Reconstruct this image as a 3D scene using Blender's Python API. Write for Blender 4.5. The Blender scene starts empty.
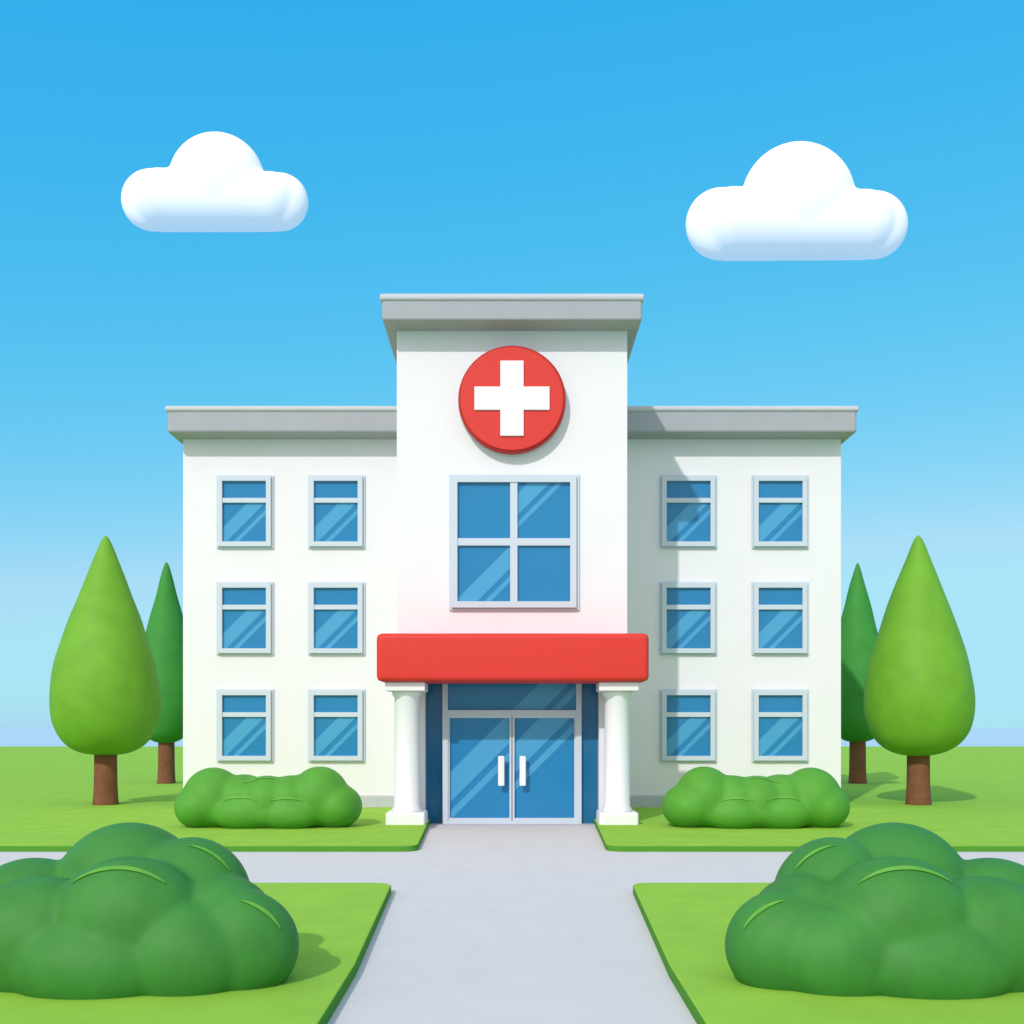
import bpy, bmesh, math, random
from mathutils import Vector, Matrix
random.seed(4)
sc=bpy.context.scene
COL=sc.collection

# ---------------- materials
def mat(name,col,rough=0.6,var=0.0,vscale=3.0,bump=0.0,bscale=20.0,spec=0.3,coat=0.0,col2=None):
    m=bpy.data.materials.new(name); m.use_nodes=True
    nt=m.node_tree; b=nt.nodes['Principled BSDF']
    b.inputs['Base Color'].default_value=(*col,1); b.inputs['Roughness'].default_value=rough
    b.inputs['Specular IOR Level'].default_value=spec
    b.inputs['Coat Weight'].default_value=coat
    tc=nt.nodes.new('ShaderNodeTexCoord')
    if var>0 or col2:
        n=nt.nodes.new('ShaderNodeTexNoise'); n.inputs['Scale'].default_value=vscale; n.inputs['Detail'].default_value=6
        nt.links.new(tc.outputs['Object'],n.inputs['Vector'])
        r=nt.nodes.new('ShaderNodeValToRGB')
        c2=col2 or tuple(c*(1+var) for c in col)
        c1=col if col2 else tuple(c*(1-var) for c in col)
        r.color_ramp.elements[0].position=.3; r.color_ramp.elements[1].position=.7
        r.color_ramp.elements[0].color=(*c1,1); r.color_ramp.elements[1].color=(*c2,1)
        nt.links.new(n.outputs['Fac'],r.inputs['Fac']); nt.links.new(r.outputs['Color'],b.inputs['Base Color'])
    if bump>0:
        n=nt.nodes.new('ShaderNodeTexNoise'); n.inputs['Scale'].default_value=bscale; n.inputs['Detail'].default_value=5
        nt.links.new(tc.outputs['Object'],n.inputs['Vector'])
        bp=nt.nodes.new('ShaderNodeBump'); bp.inputs['Strength'].default_value=bump; bp.inputs['Distance'].default_value=.05
        nt.links.new(n.outputs['Fac'],bp.inputs['Height']); nt.links.new(bp.outputs['Normal'],b.inputs['Normal'])
    return m
M_wall=mat('white_render',(.79,.77,.80),.7,var=.012,vscale=.8,bump=.05,bscale=60)
M_plinth=mat('plinth_grey',(.50,.51,.55),.7,var=.03)
M_roof=mat('roof_grey',(.365,.37,.405),.6,var=.03,vscale=1.5)
M_coping=mat('coping_grey',(.53,.535,.565),.6,var=.03,vscale=1.5)
M_frame=mat('window_frame',(.56,.62,.70),.4)
M_glass=mat('blue_glass',(.020,.21,.44),.12,spec=.3)
M_band=mat('painted_reflection',(.07,.33,.58),.15,spec=.3)  # lighter blue standing in for reflections on the panes
M_dark=mat('side_glass',(.016,.14,.29),.12,spec=.3)
M_red=mat('red_paint',(.66,.035,.025),.5,var=.02)
M_red2=mat('red_rim_paint',(.42,.016,.014),.4,var=.02)
M_white=mat('white_paint',(.83,.82,.85),.4)
M_lawn=mat('lawn_grass',(.28,.52,.06),.9,var=.06,vscale=1.2,bump=.15,bscale=40,spec=.1)
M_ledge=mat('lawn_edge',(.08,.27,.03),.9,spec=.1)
M_ground=mat('far_ground_haze',(.42,.60,.72),.95,var=.04,vscale=.01,spec=.05)  # distance haze put into the colour, also keeps bounce light neutral
M_path=mat('path_concrete',(.63,.61,.60),.85,var=.02,vscale=1.5,bump=.06,bscale=50,spec=.1)
M_crown=mat('crown_leaf',(.15,.37,.025),.6,var=.08,vscale=1.5,bump=.10,bscale=12,spec=.25)
M_crown2=mat('crown_leaf_dark',(.045,.25,.04),.65,var=.07,vscale=1.5,bump=.10,bscale=12,spec=.2)
M_bush=mat('bush_leaf',(.085,.31,.032),.6,var=.08,vscale=2,bump=.10,bscale=16,spec=.25)
M_bush2=mat('bush_leaf_dark',(.045,.215,.036),.6,var=.10,vscale=2.5,bump=.08,bscale=18,spec=.25)
M_highlight=mat('bush_highlight',(.12,.36,.05),.6,var=.08,vscale=6,spec=.2)  # lighter green for the painted highlights on the bushes
M_trunk=mat('bark',(.20,.075,.035),.8,var=.15,vscale=4,bump=.2)
M_cloud=mat('cloud_white',(.93,.93,.94),1.0,spec=0)

# ---------------- helpers
def link(o,parent=None):
    COL.objects.link(o)
    if parent: o.parent=parent
    return o
def empty(name,loc=(0,0,0)):
    e=bpy.data.objects.new(name,None); e.location=loc; COL.objects.link(e); e.empty_display_size=.2; return e
def fin(bm,name,m,parent=None,bevel=0,seg=3,smooth=False):
    me=bpy.data.meshes.new(name); bmesh.ops.recalc_face_normals(bm,faces=bm.faces); bm.to_mesh(me); bm.free()
    me.materials.append(m)
    if smooth:
        for p in me.polygons: p.use_smooth=True
    o=bpy.data.objects.new(name,me); link(o,parent)
    if parent: o.matrix_parent_inverse=Matrix.Translation(-parent.location)
    if bevel:
        b=o.modifiers.new('bevel','BEVEL'); b.width=bevel; b.segments=seg; b.limit_method='ANGLE'
        for p in me.polygons: p.use_smooth=True
        w=o.modifiers.new('wn','WEIGHTED_NORMAL'); w.keep_sharp=True
    return o
def addbox(bm,x0,x1,y0,y1,z0,z1):
    v=[bm.verts.new(p) for p in [(x0,y0,z0),(x1,y0,z0),(x1,y1,z0),(x0,y1,z0),(x0,y0,z1),(x1,y0,z1),(x1,y1,z1),(x0,y1,z1)]]
    for f in [(0,3,2,1),(4,5,6,7),(0,1,5,4),(1,2,6,5),(2,3,7,6),(3,0,4,7)]: bm.faces.new([v[i] for i in f])
def box(name,x0,x1,y0,y1,z0,z1,m,parent=None,bevel=0,seg=3):
    bm=bmesh.new(); addbox(bm,x0,x1,y0,y1,z0,z1); return fin(bm,name,m,parent,bevel,seg)
def boxes(name,lst,m,parent=None,bevel=0):
    bm=bmesh.new()
    for b in lst: addbox(bm,*b)
    return fin(bm,name,m,parent,bevel,2)
def lathe(name,prof,cx,cy,m,parent=None,seg=64):
    bm=bmesh.new(); rings=[]
    for r,z in prof:
        rings.append([bm.verts.new((cx+r*math.cos(2*math.pi*i/seg),cy+r*math.sin(2*math.pi*i/seg),z)) for i in range(seg)])
    for a,b in zip(rings,rings[1:]):
        for i in range(seg): bm.faces.new([a[i],a[(i+1)%seg],b[(i+1)%seg],b[i]])
    bm.faces.new(rings[0]); bm.faces.new(rings[-1])
    return fin(bm,name,m,parent,0,3,True)
def clip(poly,a,b,c):   # keep a*x+b*z<=c
    out=[]
    for i in range(len(poly)):
        p=poly[i]; q=poly[(i+1)%len(poly)]
        dp=a*p[0]+b*p[1]-c; dq=a*q[0]+b*q[1]-c
        if dp<=0: out.append(p)
        if dp*dq<0:
            t=dp/(dp-dq); out.append((p[0]+t*(q[0]-p[0]),p[1]+t*(q[1]-p[1])))
    return out
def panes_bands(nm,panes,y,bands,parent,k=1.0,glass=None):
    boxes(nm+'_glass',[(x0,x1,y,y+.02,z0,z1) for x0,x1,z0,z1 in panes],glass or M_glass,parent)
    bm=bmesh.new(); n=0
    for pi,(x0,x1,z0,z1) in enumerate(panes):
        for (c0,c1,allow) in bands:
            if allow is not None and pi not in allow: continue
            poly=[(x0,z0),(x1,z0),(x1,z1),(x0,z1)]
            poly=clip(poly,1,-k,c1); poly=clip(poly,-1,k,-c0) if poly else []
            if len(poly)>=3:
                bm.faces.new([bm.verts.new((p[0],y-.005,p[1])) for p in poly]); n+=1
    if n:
        fin(bm,nm+'_reflection_band',M_band,parent)  # diagonal reflections painted as thin lighter faces over the glass
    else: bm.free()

# ---------------- hospital
H=empty('hospital_building',(0,35,0))
D0,D1=30.0,35.0
TW=3.2
boxes('tower_walls',[(-TW,-2.42,D0,30.6,-.1,4.3),(2.42,TW,D0,30.6,-.1,4.3),(-TW,TW,D0,30.6,4.3,13.75)],M_wall,H)
box('tower_body',-TW,TW,30.6,43,-.1,13.75,M_wall,H)
for s,nm in ((-1,'west'),(1,'east')):
    xa,xb=sorted((s*(TW-.02),s*10.66))
    box('wing_wall_'+nm,xa,xb,D1,45,-.1,12.1,M_wall,H)
    xa,xb=sorted((s*(TW+.003),s*10.74))
    box('wing_plinth_'+nm,xa,xb,D1-.12,D1-.001,-.05,.52,M_plinth,H,bevel=.03)
    xa,xb=sorted((s*(TW+.002),s*10.93))
    box('wing_roof_'+nm,xa,xb,34.2,45.8,12.06,12.86,M_roof,H,bevel=.09)
    xa,xb=sorted((s*(TW+.002),s*10.99))
    box('wing_roof_coping_'+nm,xa,xb,34.14,45.88,12.72,12.90,M_coping,H,bevel=.07)
box('tower_roof',-3.52,3.52,29.2,43.8,13.73,14.38,M_roof,H,bevel=.06)
box('tower_roof_coping',-3.58,3.58,29.14,43.88,14.25,14.44,M_coping,H,bevel=.07)
k=0
for x in (-8.65,-5.69,5.70,8.67):
    for z in (9.70,6.25,2.78):
        k+=1; w,h=1.72/2,2.26/2; t=.15; nm='window_%d'%k
        zb=z+h-t-.55
        yf=D1-.16
        boxes(nm+'_frame',[(x-w,x-w+t,yf,D1+.02,z-h,z+h),(x+w-t,x+w,yf,D1+.02,z-h,z+h),
            (x-w+t,x+w-t,yf,D1+.02,z+h-t,z+h),(x-w+t,x+w-t,yf,D1+.02,z-h,z-h+t),
            (x-w+t,x+w-t,yf+.03,D1+.02,zb-.15,zb)],M_frame,H)
        boxes(nm+'_surround',[(x-w-.05,x-w-.001,D1-.06,D1+.02,z-h-.05,z+h+.05),(x+w+.001,x+w+.07,D1-.06,D1+.02,z-h-.05,z+h+.05),
            (x-w-.001,x+w+.001,D1-.06,D1+.02,z+h+.001,z+h+.05),(x-w-.001,x+w+.001,D1-.06,D1+.02,z-h-.05,z-h-.001)],M_frame,H)
        panes=[(x-w+t,x+w-t,zb,z+h-t),(x-w+t,x+w-t,z-h+t,zb-.15)]
        c=x-z
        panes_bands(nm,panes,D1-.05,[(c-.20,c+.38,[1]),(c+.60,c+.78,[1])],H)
x,z,w,h,t=0.05,7.85,1.73,1.82,.17
yf=D0-.16
boxes('tower_window_frame',[(x-w,x-w+t,yf,D0+.02,z-h,z+h),(x+w-t,x+w,yf,D0+.02,z-h,z+h),
   (x-w+t,x+w-t,yf,D0+.02,z+h-t,z+h),(x-w+t,x+w-t,yf,D0+.02,z-h,z-h+t),
   (x-.1,x+.1,yf+.03,D0+.02,z-h+t,z+h-t),(x-w+t,x-.1,yf+.031,D0+.02,z-.1,z+.1),(x+.1,x+w-t,yf+.031,D0+.02,z-.1,z+.1)],M_frame,H)
boxes('tower_window_surround',[(x-w-.06,x-w-.001,D0-.06,D0+.02,z-h-.06,z+h+.06),(x+w+.001,x+w+.09,D0-.06,D0+.02,z-h-.06,z+h+.06),
   (x-w-.001,x+w+.001,D0-.06,D0+.02,z+h+.001,z+h+.06),(x-w-.001,x+w+.001,D0-.06,D0+.02,z-h-.08,z-h-.001)],M_frame,H)
panes=[(x-w+t,x-.1,z+.1,z+h-t),(x+.1,x+w-t,z+.1,z+h-t),(x-w+t,x-.1,z-h+t,z-.1),(x+.1,x+w-t,z-h+t,z-.1)]
c=x-z
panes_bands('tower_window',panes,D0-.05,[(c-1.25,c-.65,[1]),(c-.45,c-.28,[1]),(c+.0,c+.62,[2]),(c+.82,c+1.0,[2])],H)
yg=30.42
panes_bands('entrance_side',[(-2.42,-1.95,0,4.29),(1.95,2.42,0,4.29)],yg,[],H,glass=M_dark)
pn=[(-1.80,1.80,3.20,4.29),(-1.80,-.07,.10,3.02),(.07,1.80,.10,3.02)]
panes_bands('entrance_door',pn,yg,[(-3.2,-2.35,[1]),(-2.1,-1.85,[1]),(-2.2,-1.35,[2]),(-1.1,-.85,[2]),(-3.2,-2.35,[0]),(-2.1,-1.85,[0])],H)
boxes('door_frame',[(-1.95,-1.80,30.28,30.5,0,4.29),(1.80,1.95,30.28,30.5,0,4.29),(-1.80,1.80,30.285,30.5,3.04,3.2),
  (-1.80,1.80,30.29,30.5,0.01,.10)],M_frame,H)
boxes('door_leaf_stiles',[(-1.80,-1.75,30.33,30.49,.1,3.04),(1.75,1.80,30.33,30.49,.1,3.04),(-.07,-.012,30.33,30.49,.1,3.04),(.012,.07,30.33,30.49,.1,3.04),
  (-1.75,-.07,30.335,30.49,2.98,3.039),(.07,1.75,30.335,30.49,2.98,3.039),(-1.75,-.07,30.335,30.49,.101,.17),(.07,1.75,30.335,30.49,.101,.17)],M_frame,H)
for s,nm in ((-1,'left'),(1,'right')):
    xc=s*.30
    box('door_handle_'+nm,xc-.09,xc+.09,30.14,30.22,1.08,1.92,M_white,H,bevel=.03)
    boxes('door_handle_mount_'+nm,[(xc-.04,xc+.04,30.2,30.42,1.2,1.28),(xc-.04,xc+.04,30.2,30.42,1.72,1.8)],M_white,H)
box('entrance_step',-2.3,2.3,29.9,30.7,-.05,.012,M_plinth,H)
box('entrance_canopy',-3.56,3.60,28.3,30.0-.002,3.92,5.19,M_red,H,bevel=.13,seg=2)
for s,nm in ((-1,'left'),(1,'right')):
    cx=s*2.83; cy=29.1
    box('column_base_'+nm,cx-.52,cx+.52,cy-.55,cy+.5,-.05,.46,M_white,H,bevel=.05)
    box('column_capital_'+nm,cx-.53,cx+.53,cy-.55,cy+.5,3.68,3.918,M_white,H,bevel=.03)
    lathe('column_shaft_'+nm,[(.40,.45),(.40,.52),(.35,.60),(.34,2),(.335,3.5),(.40,3.6),(.40,3.69)],cx,cy,M_white,H)

# ---------------- sign
ZS=11.73
S=empty('hospital_cross_sign',(0,29.8,ZS))
def disc(name,r,y0,y1,m,bev):
    bm=bmesh.new()
    bmesh.ops.create_cone(bm,cap_ends=True,segments=96,radius1=r,radius2=r,depth=y1-y0,matrix=Matrix.Translation((0,(y0+y1)/2,ZS))@Matrix.Rotation(math.pi/2,4,'X'))
    return fin(bm,name,m,S,bev,4)
disc('sign_backing',1.49,29.86,29.998,M_plinth,.03)
disc('sign_rim',1.48,29.66,29.858,M_red2,.03)
disc('sign_disc',1.42,29.61,29.70,M_red,.03)
bm=bmesh.new(); a,b=.32,1.03
pts=[(-a,b),(a,b),(a,a),(b,a),(b,-a),(a,-a),(a,-b),(-a,-b),(-a,-a),(-b,-a),(-b,a),(-a,a)]
f=bm.faces.new([bm.verts.new((p[0],29.56,ZS+p[1])) for p in pts])
r=bmesh.ops.extrude_face_region(bm,geom=[f]); bmesh.ops.translate(bm,vec=(0,.07,0),verts=[v for v in r['geom'] if isinstance(v,bmesh.types.BMVert)])
fin(bm,'sign_cross',M_white,S,.012,2)

# ---------------- ground, path, lawns
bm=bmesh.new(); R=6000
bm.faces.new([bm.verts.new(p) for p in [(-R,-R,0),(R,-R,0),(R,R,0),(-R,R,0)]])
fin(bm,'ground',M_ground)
bm=bmesh.new()
bm.faces.new([bm.verts.new(p) for p in [(-90,-6,.006),(90,-6,.006),(90,30.9,.006),(-90,30.9,.006)]])
fin(bm,'path',M_path)
def rounded(pts,radii):
    out=[]; n=len(pts)
    for i in range(n):
        p=Vector(pts[i]); r=radii[i]
        if r==0: out.append(p); continue
        a=(Vector(pts[i-1])-p).normalized(); b=(Vector(pts[(i+1)%n])-p).normalized()
        for k in range(9):
            t=k/8; out.append(p+a*r*(1-t)**2+b*r*t**2)
    return out
def slab(name,pts,radii,zt=.14):
    P=rounded(pts,radii); bm=bmesh.new()
    f=bm.faces.new([bm.verts.new((p.x,p.y,-.05)) for p in P])
    r=bmesh.ops.extrude_face_region(bm,geom=[f]); bmesh.ops.translate(bm,vec=(0,0,zt+.05),verts=[v for v in r['geom'] if isinstance(v,bmesh.types.BMVert)])
    o=fin(bm,name,M_lawn,None,.025,2)
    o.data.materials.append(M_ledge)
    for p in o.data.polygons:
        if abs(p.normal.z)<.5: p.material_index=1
    return o
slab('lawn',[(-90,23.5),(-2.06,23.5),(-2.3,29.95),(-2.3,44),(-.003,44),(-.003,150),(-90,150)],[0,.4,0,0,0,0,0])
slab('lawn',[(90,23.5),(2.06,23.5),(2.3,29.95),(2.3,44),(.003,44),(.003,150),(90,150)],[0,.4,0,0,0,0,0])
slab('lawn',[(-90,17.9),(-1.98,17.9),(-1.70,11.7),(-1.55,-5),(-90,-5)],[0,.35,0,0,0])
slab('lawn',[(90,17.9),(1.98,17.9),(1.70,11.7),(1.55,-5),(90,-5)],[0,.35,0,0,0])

# ---------------- trees
def tree(x,y,zb,ztop,rad,tr,zc,m):
    e=empty('tree',(x,y,.1))
    lathe('trunk',[(tr*1.15,.0),(tr*1.02,.25),(tr*.94,.8),(tr*.9,zc+.4),(tr*.4,zc+2.2)],x,y,M_trunk,e,24)
    Ht=ztop-zc
    key=[(0,.0),(.004,.28),(.018,.50),(.05,.73),(.10,.88),(.16,.965),(.23,1.0),(.31,.99),(.43,.905),(.57,.725),(.72,.50),(.85,.29),(.93,.165),(.975,.09),(.993,.04),(1,.0)]
    prof=[(max(rr,.005)*rad,zc+t*Ht) for t,rr in key]
    o=lathe('crown',prof,x,y,m,e,32)
    s=o.modifiers.new('sub','SUBSURF'); s.levels=2; s.render_levels=2
    tex=bpy.data.textures.new('crown_lumps','CLOUDS'); tex.noise_scale=1.3; tex.noise_depth=0
    d=o.modifiers.new('disp','DISPLACE'); d.texture=tex; d.strength=.07; d.mid_level=.5
    return e
tree(-13.62,36.2,.1,9.16,1.77,.40,1.75,M_crown)
tree(13.62,36.2,.1,9.16,1.77,.40,1.75,M_crown)
tree(-16.0,50,.1,10.38,1.38,.40,2.0,M_crown2)
tree(16.0,50,.1,10.38,1.38,.40,2.0,M_crown2)

# ---------------- lobed volumes
def lobes(name,L,m,voxel,smooth):
    c=Vector(L[0][:3]); c.z=0
    bm=bmesh.new()
    for l in L:
        x,y,z=l[:3]; rx,ry,rz=(l[3:] if len(l)==6 else (l[3],)*3)
        mt=Matrix.Translation(Vector((x,y,z))-c)@Matrix.Diagonal((rx,ry,rz,1))
        bmesh.ops.create_icosphere(bm,subdivisions=4,radius=1,matrix=mt)
    o=fin(bm,name,m,None,0,3,True); o.location=c
    r=o.modifiers.new('remesh','REMESH'); r.mode='VOXEL'; r.voxel_size=voxel; r.use_smooth_shade=True
    s=o.modifiers.new('smooth','SMOOTH'); s.factor=.5; s.iterations=smooth
    return o
def highlight_arc(parent,lobe,a0,a1,th,wid,off):
    """crescent-shaped lighter ribbon, a painted highlight laid on the crest of a lobe"""
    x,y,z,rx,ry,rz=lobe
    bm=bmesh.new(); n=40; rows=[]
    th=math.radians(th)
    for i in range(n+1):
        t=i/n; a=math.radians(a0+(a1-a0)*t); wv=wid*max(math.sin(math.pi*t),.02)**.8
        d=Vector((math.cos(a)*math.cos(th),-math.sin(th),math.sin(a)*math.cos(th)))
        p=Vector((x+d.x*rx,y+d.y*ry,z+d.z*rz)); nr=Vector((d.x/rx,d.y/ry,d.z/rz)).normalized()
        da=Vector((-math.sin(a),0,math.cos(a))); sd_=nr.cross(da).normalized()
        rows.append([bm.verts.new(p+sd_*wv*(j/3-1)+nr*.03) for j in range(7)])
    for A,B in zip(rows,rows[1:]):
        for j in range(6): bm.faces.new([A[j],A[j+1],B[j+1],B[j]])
    o=fin(bm,'bush_highlight_arc',M_highlight,parent,0,3,True)
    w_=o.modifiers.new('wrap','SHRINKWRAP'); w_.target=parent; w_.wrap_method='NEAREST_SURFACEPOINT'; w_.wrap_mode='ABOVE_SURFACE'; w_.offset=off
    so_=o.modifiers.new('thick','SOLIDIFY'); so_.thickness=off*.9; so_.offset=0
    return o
for s in (-1,1):
    y=28.2
    L=[(-7.80,y,.86,.79,.85,.82),(-8.12,y-.1,.66,.64,.8,.60),(-7.0,y,.82,.74,.8,.68),(-6.35,y-.2,.78,.72,.75,.70),(-5.75,y-.1,.80,.70,.8,.68),
       (-5.02,y,.89,.77,.85,.82),(-4.58,y-.05,.66,.68,.8,.60),
       (-6.3,y-.1,.52,2.05,.85,.48),(-6.9,y-.42,.52,.85,.6,.48),(-5.7,y-.42,.50,.85,.6,.46)]
    L=[(l[0]*(-s),)+l[1:] for l in L]
    o=lobes('bush',L,M_bush,.045,34)
    m=lambda a:a if s==1 else 180-a
    highlight_arc(o,L[8],m(55),m(135),35,.05,.014)
    highlight_arc(o,L[9],m(50),m(125),35,.05,.014)
    highlight_arc(o,L[3],m(40),m(110),22,.05,.014)
for s in (-1,1):
    y=11.0
    L=[(-4.15,y+.7,.90,.80,.7,.78),(-3.42,y+.5,.86,.64,.6,.68),(-3.0,y+.1,.62,.58,.55,.58),(-2.78,y-.1,.50,.63,.5,.58),
       (-3.85,y-.15,.72,.78,.6,.69),(-3.25,y-.3,.44,.68,.5,.54),(-4.75,y-.1,.55,.80,.6,.65),(-4.1,y-.4,.38,.85,.5,.48),(-5.1,y+.5,.7,.7,.6,.62)]
    L=[(l[0]*(-s),)+l[1:] for l in L]
    o=lobes('bush',L,M_bush2,.03,18)
    m=lambda a:a if s==1 else 180-a
    highlight_arc(o,L[4],m(130),m(50),28,.030,.012) if False else highlight_arc(o,L[4],m(48),m(132),28,.030,.012)
    highlight_arc(o,L[3],m(25) if s==-1 else 25,m(80) if s==-1 else 80,30,.024,.012) if False else highlight_arc(o,L[3],*( (100,155) if s==1 else (25,80) ),30,.024,.012)
    highlight_arc(o,L[1],*( (95,145) if s==1 else (35,85) ),25,.020,.012)
# clouds
def cloud(d,parts,cyl):
    k=d/1080
    P=lambda px,py:(k*(px-512),d,2.7+k*(728-py))
    L=[]
    for px,py,r in parts:
        x,yy,z=P(px,py); L.append((x,yy,z,r*k,r*k*.62,r*k))
    (x0,y0,r0),(x1,y1,r1)=cyl
    n=14
    for i in range(1,n):
        t=i/n; x,yy,z=P(x0+(x1-x0)*t,y0+(y1-y0)*t); r=(r0+(r1-r0)*t)*k; L.append((x,yy,z,r,r*.9,r))
    return lobes('cloud',L,M_cloud,.12*d/60,7)
cloud(420,[(217,182,48),(152,200,30.5),(280,202,28.5)],((152,200,30),(280,202,28)))
cloud(420,[(798,201,57),(721,224,35.5),(874,225,33.5)],((721,224,35),(874,225,33)))

# ---------------- light
el=math.radians(35); hx,hy=-.44,-1.0
n=math.hypot(hx,hy); hx/=n; hy/=n
sd=Vector((hx*math.cos(el),hy*math.cos(el),math.sin(el)))
L=bpy.data.lights.new('sun','SUN'); L.energy=2.3; L.angle=math.radians(1.0); L.color=(1,.965,.93)
so=bpy.data.objects.new('sun',L); COL.objects.link(so); so.rotation_euler=(-sd).to_track_quat('-Z','Y').to_euler(); so.location=(-20,-20,30)
w=bpy.data.worlds.new('World'); sc.world=w; w.use_nodes=True; nt=w.node_tree
ST=.12
bg=nt.nodes['Background']; bg.inputs['Strength'].default_value=ST
sky=nt.nodes.new('ShaderNodeTexSky'); sky.sky_type='NISHITA'; sky.sun_disc=False
sky.sun_elevation=el; sky.sun_rotation=math.atan2(hx,hy); sky.dust_density=.5; sky.air_density=1; sky.ozone_density=1
sep=nt.nodes.new('ShaderNodeSeparateColor'); nt.links.new(sky.outputs[0],sep.inputs[0])
comb=nt.nodes.new('ShaderNodeCombineColor')
def mth(op,a,b):
    n=nt.nodes.new('ShaderNodeMath'); n.operation=op
    for i,v in enumerate((a,b)):
        if isinstance(v,(int,float)): n.inputs[i].default_value=v
        else: nt.links.new(v,n.inputs[i])
    return n.outputs[0]
# clear-air colour grade of the sky (per channel gain and gamma)
for i,(pre,g,a,cap) in enumerate(((.8,1.78,2.15,.40),(1.15,.43,.80,.78),(1.15,.12,.935,.96))):
    v=mth('MULTIPLY',sep.outputs[i],pre*ST); v=mth('POWER',v,g); v=mth('MULTIPLY',v,a); v=mth('MINIMUM',v,cap); v=mth('DIVIDE',v,ST)
    nt.links.new(v,comb.inputs[i])
# white fill added over the sun's half of the sky to lift the shadows
geo=nt.nodes.new('ShaderNodeTexCoord')
dot=nt.nodes.new('ShaderNodeVectorMath'); dot.operation='DOT_PRODUCT'
nt.links.new(geo.outputs['Generated'],dot.inputs[0]); dot.inputs[1].default_value=sd
mr=nt.nodes.new('ShaderNodeMapRange'); mr.interpolation_type='SMOOTHSTEP'
mr.inputs['From Min'].default_value=-.05; mr.inputs['From Max'].default_value=.75
nt.links.new(dot.outputs['Value'],mr.inputs['Value'])
mx=nt.nodes.new('ShaderNodeMix'); mx.data_type='RGBA'
nt.links.new(mr.outputs[0],mx.inputs[0]); nt.links.new(comb.outputs[0],mx.inputs[6]); mx.inputs[7].default_value=(.96/ST,.95/ST,.98/ST,1)
nt.links.new(mx.outputs[2],bg.inputs['Color'])
sc.view_settings.view_transform='Standard'; sc.view_settings.look='None'; sc.view_settings.exposure=0
# ---------------- camera
cd=bpy.data.cameras.new('camera'); cd.sensor_width=36; cd.lens=1080/1024*36; cd.shift_y=216/1024; cd.clip_end=12000
co=bpy.data.objects.new('camera',cd); COL.objects.link(co); co.location=(0,0,2.7); co.rotation_euler=(math.pi/2,0,0)
sc.camera=co
